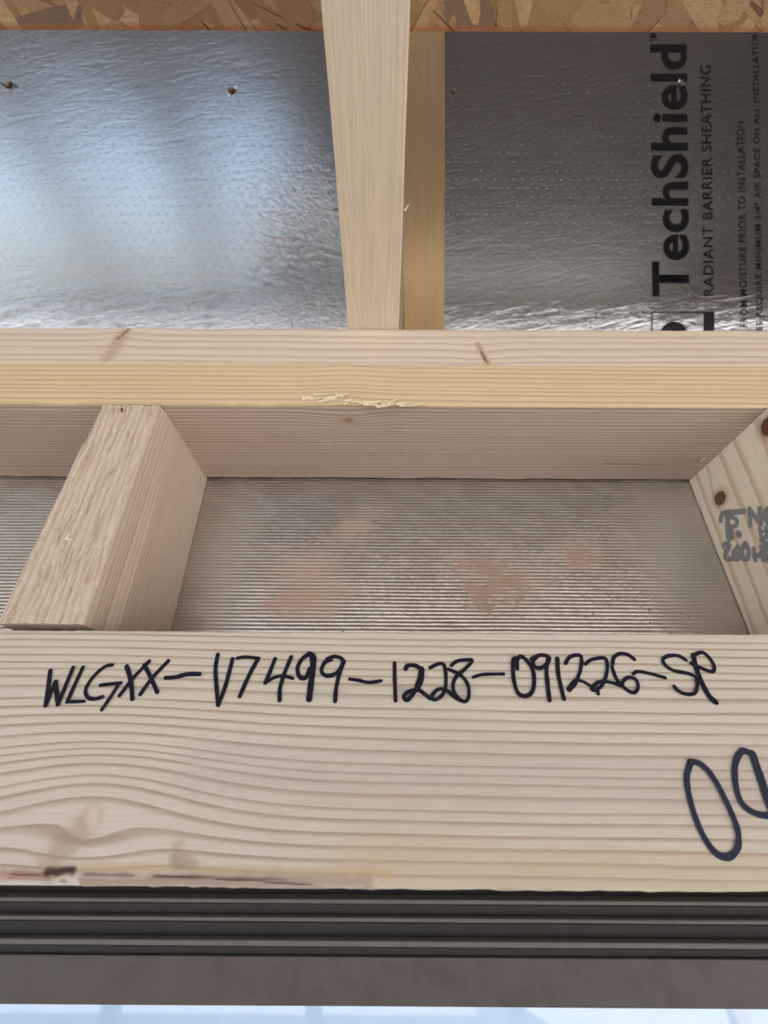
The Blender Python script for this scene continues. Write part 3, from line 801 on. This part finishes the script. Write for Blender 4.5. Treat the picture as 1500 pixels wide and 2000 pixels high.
# ================================================================== PRINT ON THE ROOF FOIL
def rhit(x, y): return hit(x, y, NO, FP)
def print_text(name, body, p_ls, p_rs, p_le, p_re, mat, bold=0.0, lift=.012, spacing=1.0):
    """body runs up the slope; corners are (left=top of letters, right=baseline) at start and end"""
    cu = bpy.data.curves.new(name, 'FONT'); cu.body = body; cu.size = 1.0; cu.offset = bold; cu.resolution_u = 6; cu.space_character = spacing
    ob = bpy.data.objects.new(name, cu); COL.objects.link(ob)
    dg = bpy.context.evaluated_depsgraph_get(); dg.update()
    me0 = bpy.data.meshes.new_from_object(ob.evaluated_get(dg))
    bpy.data.objects.remove(ob)
    co = [v.co.copy() for v in me0.vertices]
    x0 = min(c.x for c in co); x1 = max(c.x for c in co); y0 = min(c.y for c in co); y1 = max(c.y for c in co)
    LS, RS, LE, RE = (rhit(*q) for q in (p_ls, p_rs, p_le, p_re))
    for v, c in zip(me0.vertices, co):
        u = (c.x - x0) / (x1 - x0); w_ = (c.y - y0) / (y1 - y0)
        p = (RS.lerp(RE, u)).lerp(LS.lerp(LE, u), w_) - NO * lift
        v.co = (p - Vector(FO)) * INCH
    me0.name = name
    o = link(name, me0, mat, FO, roof)
    return o
print_text('product_lettering', 'TechShield', (1273, 579), (1347, 579), (1269, 87), (1342, 87), M_print, .027, spacing=1.04)
print_text('trademark_lettering', 'TM', (1274, 539), (1287, 539), (1274, 520), (1287, 520), M_print2, .01)
print_text('trademark_lettering', 'TM', (1269, 82), (1284, 82), (1269, 66), (1284, 66), M_print2, .01)
print_text('radiant_barrier_lettering', 'RADIANT BARRIER SHEATHING', (1374, 578), (1394, 578), (1367, 127), (1388, 127), M_print2, .012, spacing=1.12)
print_text('notice_lettering', 'FROM MOISTURE PRIOR TO INSTALLATION', (1446, 639), (1460, 639), (1438, 238), (1453, 238), M_print2, .008, spacing=1.1)
print_text('notice_lettering', 'ES REQUIRE MINIMUM 3/4" AIR SPACE ON ALL INSTALLATIONS', (1477, 646), (1491, 646), (1468, 50), (1483, 50), M_print2, .008, spacing=1.1)
def rstroke(name, st): return strokes_mesh(name, st, NO, FP, .012, M_print, roof, FO)
rstroke('logo_box', [([(1273, 680), (1273, 610)], 2.2), ([(1273, 610), (1376, 610)], 2.2)])
def quad(name, pts_, lift=.012):
    me = mesh_from(name, [rhit(*p) - NO * lift for p in pts_], [tuple(range(len(pts_)))], FO); return link(name, me, M_print, FO, roof)
quad('logo_bar', [(1374, 609), (1395, 609), (1395, 690), (1374, 690)])
quad('logo_disc', [(1316 + 27 * math.cos(2 * math.pi * k / 32), 655 + 27 * math.sin(2 * math.pi * k / 32)) for k in range(32)])

# nails that broke through the foil: torn flaps, dark splintered wood and the bright point
def nail_hole(px, py, sz, seed):
    random.seed(seed)
    c = rhit(px, py); e1 = Vector((1, 0, 0)); e2 = T; n_in = -NO
    def bit(nm, verts, faces, mat, par):
        me = mesh_from(nm, verts, faces, FO); return link(nm, me, mat, FO, par)
    # dark ragged wood plug
    vs_ = []; n = 11
    for i in range(n):
        q = 2 * math.pi * i / n; rr = sz * random.uniform(.55, 1.0)
        vs_.append(c + e1 * rr * .8 * math.cos(q) + e2 * rr * math.sin(q) + n_in * .012)
    vs_.append(c + n_in * sz * .5 + e1 * sz * .2)
    plug = bit('nail_breakthrough', vs_, [(i, (i + 1) % n, n) for i in range(n)], M_rust, roof)
    for k in range(4):
        q = random.uniform(0, 6.28); q2 = q + random.uniform(.5, .9)
        a = c + (e1 * math.cos(q) + e2 * math.sin(q)) * sz * .8 + n_in * .01
        b = c + (e1 * math.cos(q2) + e2 * math.sin(q2)) * sz * .8 + n_in * .01
        t = c + (e1 * math.cos((q + q2) / 2) + e2 * math.sin((q + q2) / 2)) * sz * 1.25 + n_in * sz * .7
        off_ = n_in * .01
        bit('foil_flap', [a, b, t, a + off_, b + off_, t + off_], [(0, 1, 2), (3, 4, 5), (0, 1, 4, 3), (1, 2, 5, 4), (2, 0, 3, 5)], M_nailfoil, plug)
    tip = []
    for i in range(6):
        q = 2 * math.pi * i / 6; tip.append(c + (e1 * math.cos(q) + e2 * math.sin(q)) * sz * .28 + n_in * sz * .2)
    tip.append(c + n_in * sz * 1.1 + e2 * -.05)
    bit('nail_tip', tip, [(i, (i + 1) % 6, 6) for i in range(6)], M_nail, plug)
M_nailfoil = flat('torn_foil', (.85, .85, .86), .25, 1.0)
for px, py, sz, sd_ in ((18, 168, .26, 1), (453, 178, .22, 2), (885, 182, .12, 3), (1328, 165, .14, 4)):
    nail_hole(px, py, sz, sd_)
